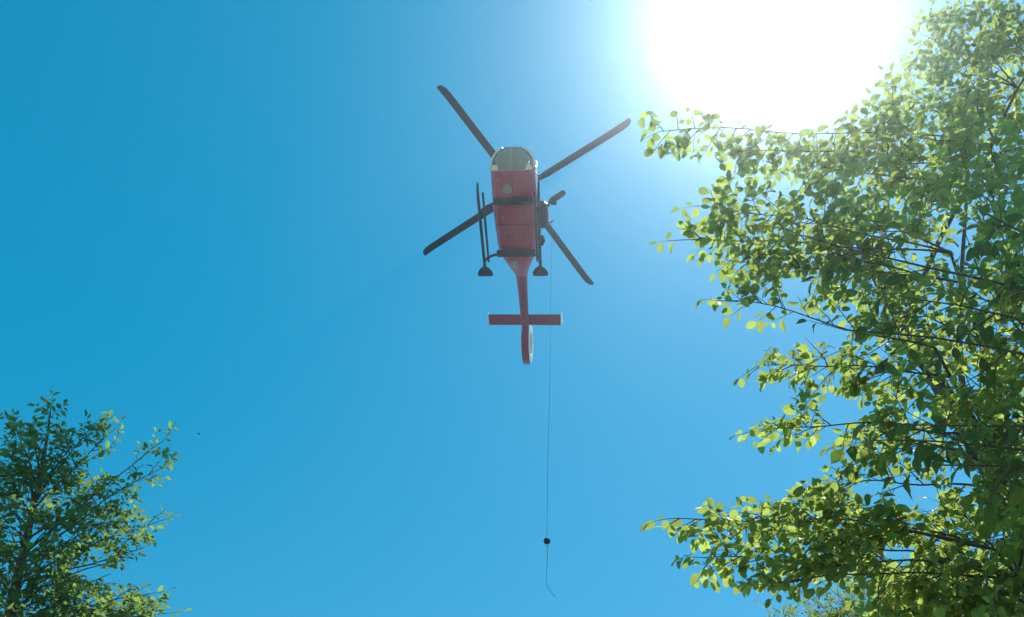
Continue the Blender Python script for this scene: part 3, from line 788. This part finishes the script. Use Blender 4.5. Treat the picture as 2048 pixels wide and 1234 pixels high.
    q = MB(); q.rings([foil(-5.62, .53, .075, y, 1.61) for y in (-1.60, -1.0, -.3, .3, 1.0, 1.60)]); stb = q.build('stabiliser', M_REDTAIL, H)
    for s in (-1, 1):
        q = MB(); y = s * 1.60 + (0.0 if s < 0 else 0.0)
        q.add([(-5.36, y, 1.63), (-5.86, y, 1.60), (-6.06, y + s * .03, 2.05), (-5.72, y + s * .03, 2.12), (-5.40, y + s * .03, 1.9),
               (-5.36, y + s * .04, 1.63), (-5.86, y + s * .04, 1.60), (-6.06, y + s * .07, 2.05), (-5.72, y + s * .07, 2.12), (-5.40, y + s * .07, 1.9)],
              [(0, 1, 2, 3, 4), (9, 8, 7, 6, 5), (0, 5, 6, 1), (1, 6, 7, 2), (2, 7, 8, 3), (3, 8, 9, 4), (4, 9, 5, 0)])
        q.build('end_plate', M_WHITE, stb, False, 0.008)
    # ducted tail rotor: shroud with a hole right through, fin above
    cx, cz, cyy = -6.92, 1.82, CY - .02
    q = MB(); n = 48; RO, RI = [], []
    for k in range(n):
        a = 2 * math.pi * k / n; c, s_ = math.cos(a), math.sin(a)
        ro = 0.80 if s_ < 0.2 else 0.80 + 0.05 * s_
        prof = []
        for (rr, yy) in ((.50, .12), (.53, .185), (.60, .20), (ro - .10, .20), (ro - .02, .165), (ro, .0), (ro - .02, -.165), (ro - .10, -.20), (.60, -.20), (.53, -.185), (.50, -.12)):
            prof.append((cx + c * (rr if rr < .55 else .55 + (rr - .55) * 1.9), cyy + yy, cz + s_ * rr * 0.98))
        RO.append(prof)
    q.rings(RO, closed=True); q.m = []
    for fc in q.f:
        c = np.mean([q.v[i] for i in fc], axis=0); rr = math.hypot(c[0] - cx, c[2] - cz)
        q.m.append(1 if (abs(c[1] - cyy) > .165 or rr < .56) else 0)
    shroud = q.build('tail_rotor_shroud', [M_REDTAIL, M_WHITE], H)
    q = MB(); q.tube([(cx, cyy - .14, cz), (cx, cyy + .02, cz), (cx, cyy + .14, cz)], [.10, .13, .07], 16); th = q.build('tail_rotor_hub', M_TUBE, H)
    for k in range(10):
        a = 2 * math.pi * k / 10 + .2 * (k % 2)
        q = MB(); ca, sa = math.cos(a), math.sin(a); rg = []
        for r_ in (.10, .30, .485):
            rg.append([(cx + ca * r_ - sa * d_, cyy + w_, cz + sa * r_ + ca * d_) for d_, w_ in ((.045, .02), (0, .035), (-.045, -.012), (0, .0))])
        q.rings(rg); q.build('tail_rotor_blade', M_BLADE, th, False)
    q = MB(); rg = []
    for z, x0, chd, tk_ in ((2.45, -6.95, 1.2, .22), (2.8, -6.95, .95, .16), (3.15, -7.15, .75, .11), (3.35, -7.28, .55, .06)):
        rg.append([(x0 + chd / 2 * math.cos(2 * math.pi * k / 16), cyy + tk_ / 2 * math.sin(2 * math.pi * k / 16) * (.6 + .4 * math.cos(2 * math.pi * k / 16)), z) for k in range(16)])
    q.rings(rg); q.build('tail_fin', M_WHITE, H)
    # landing gear
    for s in (-1, 1):
        y0 = -1.19 if s < 0 else 1.12
        skid = MB()
        skid.tube([(1.28, y0 * 1.02, -.50), (1.18, y0 * 1.02, -.60), (1.0, y0 * 1.015, -.69), (.75, y0 * 1.01, -.74), (.3, y0, -.75), (-1.0, y0 * .985, -.75), (-2.45, y0 * .96, -.75)], [.03, .04, .052, .06, .06, .06, .06], 12)
        sk = skid.build('skid', M_TUBE, H)
        yp = y0 * .96
        p = MB(); top, bot = [], []
        out = [(-2.06, -.07), (-2.08, .07), (-2.14, .17), (-2.24, .26), (-2.36, .31), (-2.46, .30), (-2.49, .24), (-2.49, 0.0), (-2.49, -.24), (-2.46, -.30), (-2.36, -.31), (-2.24, -.26), (-2.14, -.17)]
        out = [out[0]] + out[:0:-1]
        p.rings([[(x, yp + y, -.80) for x, y in out], [(x, yp + y, -.775) for x, y in out]]); p.build('bear_paw', M_BLACK, sk, False, 0.006)
        for x in (-2.2, -2.38):
            q = MB(); q.box((x - .03, yp - .08, -.82), (x + .03, yp + .08, -.695)); q.build('paw_clamp', M_TUBE, sk, False, 0.008)
        # step rail inboard of the skid
        yr = y0 * (.87 if s < 0 else .84)
        q = MB(); q.tube([(.88, yr * 1.02, -.42), (.80, yr * 1.02, -.45), (-1.95, yr, -.45), (-2.0, yr, -.44)], .046, 10); q.build('step_rail', M_TUBE, H)
    for xc, xs in ((.40, .20), (-1.80, -1.86)):
        q = MB(); pts = []
        half = [(0, -.07), (.45, -.075), (.72, -.10), (.90, -.22), (1.03, -.45), (1.10, -.66), (1.13, -.74)]
        for y, z in reversed(half): pts.append((xc + (xs - xc) * min(1, (y / 1.13) ** 2), -y * 1.04, z))
        for y, z in half[1:]: pts.append((xc + (xs - xc) * min(1, (y / 1.13) ** 2), y * .985, z))
        q.tube(pts, .055, 12); q.build('cross_tube', M_TUBE, H)
        q = MB(); q.box((xc - .15, -.74, -.11), (xc + .15, .84, -.015)); q.build('cross_tube_fairing', M_TUBE, H, False, 0.03)
    # rescue hoist on the port side
    q = MB(); q.rings([sec(x, w, zb, zt, 2.8, 20, 1.09) for x, w, zb, zt in ((.05, .08, .85, 1.05), (-.08, .21, .66, 1.18), (-.4, .25, .56, 1.24), (-.8, .24, .58, 1.2), (-1.02, .13, .7, 1.1))])
    hst = q.build('hoist_housing', M_TUBE, H)
    q = MB(); q.tube([(-.30, 1.05, 1.15), (-.24, 1.25, 1.22), (-.14, 1.38, 1.24)], [.07, .085, .06], 12); arm = q.build('hoist_arm', M_TUBE, H)
    q = MB(); q.tube([(-.11, 1.36, 1.2), (-.07, 1.41, 1.2), (.02, 1.50, 1.2), (.30, 1.93, 1.2), (.345, 1.99, 1.2), (.365, 2.02, 1.2)], [.05, .115, .135, .125, .09, .03], 16); q.build('hoist_motor', M_BLACK, arm)
    q = MB(); q.box((-.16, 1.42, 1.05), (.04, 1.66, 1.12)); q.build('hoist_bracket', M_TUBE, arm, False, 0.015)
    q = MB(); q.tube([(-.55, 1.20, .98), (-.80, 1.24, 1.10), (-.93, 1.32, 1.18), (-.92, 1.42, 1.20), (-.84, 1.47, 1.2)], [.045, .035, .03, .03, .04], 8); q.build('cable_guide', M_TUBE, H)
    # ladder-like step and straps below the open door
    q = MB(); q.box((-1.55, .93, .02), (-.35, 1.0, .10)); q.build('door_step', M_STEEL, H, False, 0.01)
    for x in (-.95, -1.25, -1.6):
        q = MB(); q.tube([(x, .96, .05), (x - .03, 1.05, -.2), (x - .05, 1.0, -.44)], .028, 8); q.build('step_bracket', M_TUBE, H)
    q = MB(); q.tube([(-.9, 1.18, -.45), (-1.1, 1.22, -.48), (-1.3, 1.16, -.5)], [.05, .085, .05], 10); q.build('floodlight', M_TUBE, H)
    q = MB(); q.tube([(.9, -1.26, -.55), (1.35, -1.27, -.45)], [.012, .02], 6); q.build('wire_cutter', M_STEEL, H)
    bpy.context.view_layer.update()
    return H, Mrot
H, HROT = helicopter()

# ------------------------------------------------------------------ hoist cable
def cable():
    top = np.array(HROT @ Vector((-.84, 1.46, 1.18))) + HELI
    def onray(px, py, yy):
        d = ray(px, py); return CAM + d * ((yy - CAM[1]) / d[1])
    ball = onray(1094, 1082, top[1] + 0.05)
    end = onray(1111, 1195, top[1] + 0.25)
    m1 = onray(1101, 600, top[1]); m2 = onray(1100, 750, top[1]); m3 = onray(1096, 900, top[1] + .03); m4 = onray(1094.5, 1000, top[1] + .05)
    root = empty('hoist_line', tuple(ball)); tag(root, 'thin hoist cable hanging below the helicopter with a dark ball-shaped hook weight', 'hoist cable')
    s = lambda p: np.array(p) - ball
    q = MB(); ctrl = [top, m1, m2, m3, m4, ball]; pts = []
    for i in range(len(ctrl) - 1):
        p0, p1, p2, p3 = ctrl[max(i - 1, 0)], ctrl[i], ctrl[i + 1], ctrl[min(i + 2, len(ctrl) - 1)]
        for t in np.linspace(0, 1, 6, endpoint=False):
            pts.append(0.5 * ((2 * p1) + (p2 - p0) * t + (2 * p0 - 5 * p1 + 4 * p2 - p3) * t * t + (3 * p1 - p0 - 3 * p2 + p3) * t ** 3))
    pts.append(ball)
    q.tube([s(p) for p in pts], .0048, 6); q.build('cable', M_CABLE, root)
    q = MB(); r_ = .082
    q.tube([(0, 0, r_ * math.sin(a)) for a in np.linspace(-1.5, 1.5, 11)], [max(.012, r_ * math.cos(a)) for a in np.linspace(-1.5, 1.5, 11)], 18)
    hb = q.build('hook_weight', M_BLACK, root)
    q = MB(); q.tube([(0.035 * math.sin(a), 0, -.135 - .045 * math.cos(a)) for a in np.linspace(3.1, 8.3, 12)], .010, 6); q.tube([(0, 0, -.07), (0, 0, -.10)], .014, 6); q.build('hook', M_STEEL, hb)
    q = MB(); p1 = onray(1095, 1120, top[1] + .06); p2 = onray(1092, 1165, top[1] + .12); p3 = onray(1096, 1176, top[1] + .16)
    q.tube([s(p) for p in [ball - np.array([0, 0, .17]), p1, (p1 + p2) / 2 + np.array([-.004, 0, 0]), p2, p3, (p3 + end) / 2, end]], [.006, .0055, .005, .005, .005, .005, .004], 6); q.build('tag_line', M_CABLE, root)
cable()

# ------------------------------------------------------------------ bird
def bird():
    c = at(398, 868, 34)
    root = empty('bird', tuple(c)); tag(root, 'tiny bird gliding in the open sky beside the lower left tree', 'bird')
    m = paint('bird_feathers', (0.05, 0.055, 0.07), 0.7)
    q = MB()
    q.tube([(-.10, 0, 0), (-.07, 0, 0), (0, 0, 0), (.06, 0, .004), (.085, 0, .006), (.10, 0, .004)], [.008, .014, .022, .018, .012, .002], 10)
    for s in (-1, 1):
        q.add([(.04, s * .01, .006), (.045, s * .06, .02), (0, s * .13, .025), (-.03, s * .07, .018), (-.02, s * .01, .004), (.04, s * .01, .0), (.045, s * .06, .015), (0, s * .13, .023), (-.03, s * .07, .014), (-.02, s * .01, .0)],
              [(0, 1, 2, 3, 4), (9, 8, 7, 6, 5), (0, 5, 6, 1), (1, 6, 7, 2), (2, 7, 8, 3), (3, 8, 9, 4)])
    q.add([(-.09, -.008, .002), (-.09, .008, .002), (-.15, .03, .002), (-.135, 0, .002), (-.15, -.03, .002), (-.09, -.008, -.002), (-.09, .008, -.002), (-.15, .03, -.002), (-.135, 0, -.002), (-.15, -.03, -.002)],
          [(0, 1, 2, 3, 4), (9, 8, 7, 6, 5), (0, 5, 6, 1), (1, 6, 7, 2), (2, 7, 8, 3), (3, 8, 9, 4), (4, 9, 5, 0)])
    q.build('body', m, root)
    root.rotation_euler = (0.3, 0.1, 0.6)
    root.scale = (0.75, 0.75, 0.75)
bird()

# ------------------------------------------------------------------ haze
def haze():
    q = MB(); q.box((-215, -215, -1.8), (215, 215, 35.5))
    m, n, l = mat('air_haze')
    n.remove(n['Principled BSDF'])
    v = n.new('ShaderNodeVolumePrincipled')
    v.inputs['Color'].default_value = (0.78, 0.90, 1.0, 1)
    v.inputs['Density'].default_value = HAZE_DENSITY
    v.inputs['Anisotropy'].default_value = HAZE_G
    l.new(v.outputs[0], n['Material Output'].inputs['Volume'])
    o = q.build('haze', m, None, False)
    tag(o, 'pale sunlit haze in the air around the whole scene', None, None, 'stuff')
haze()
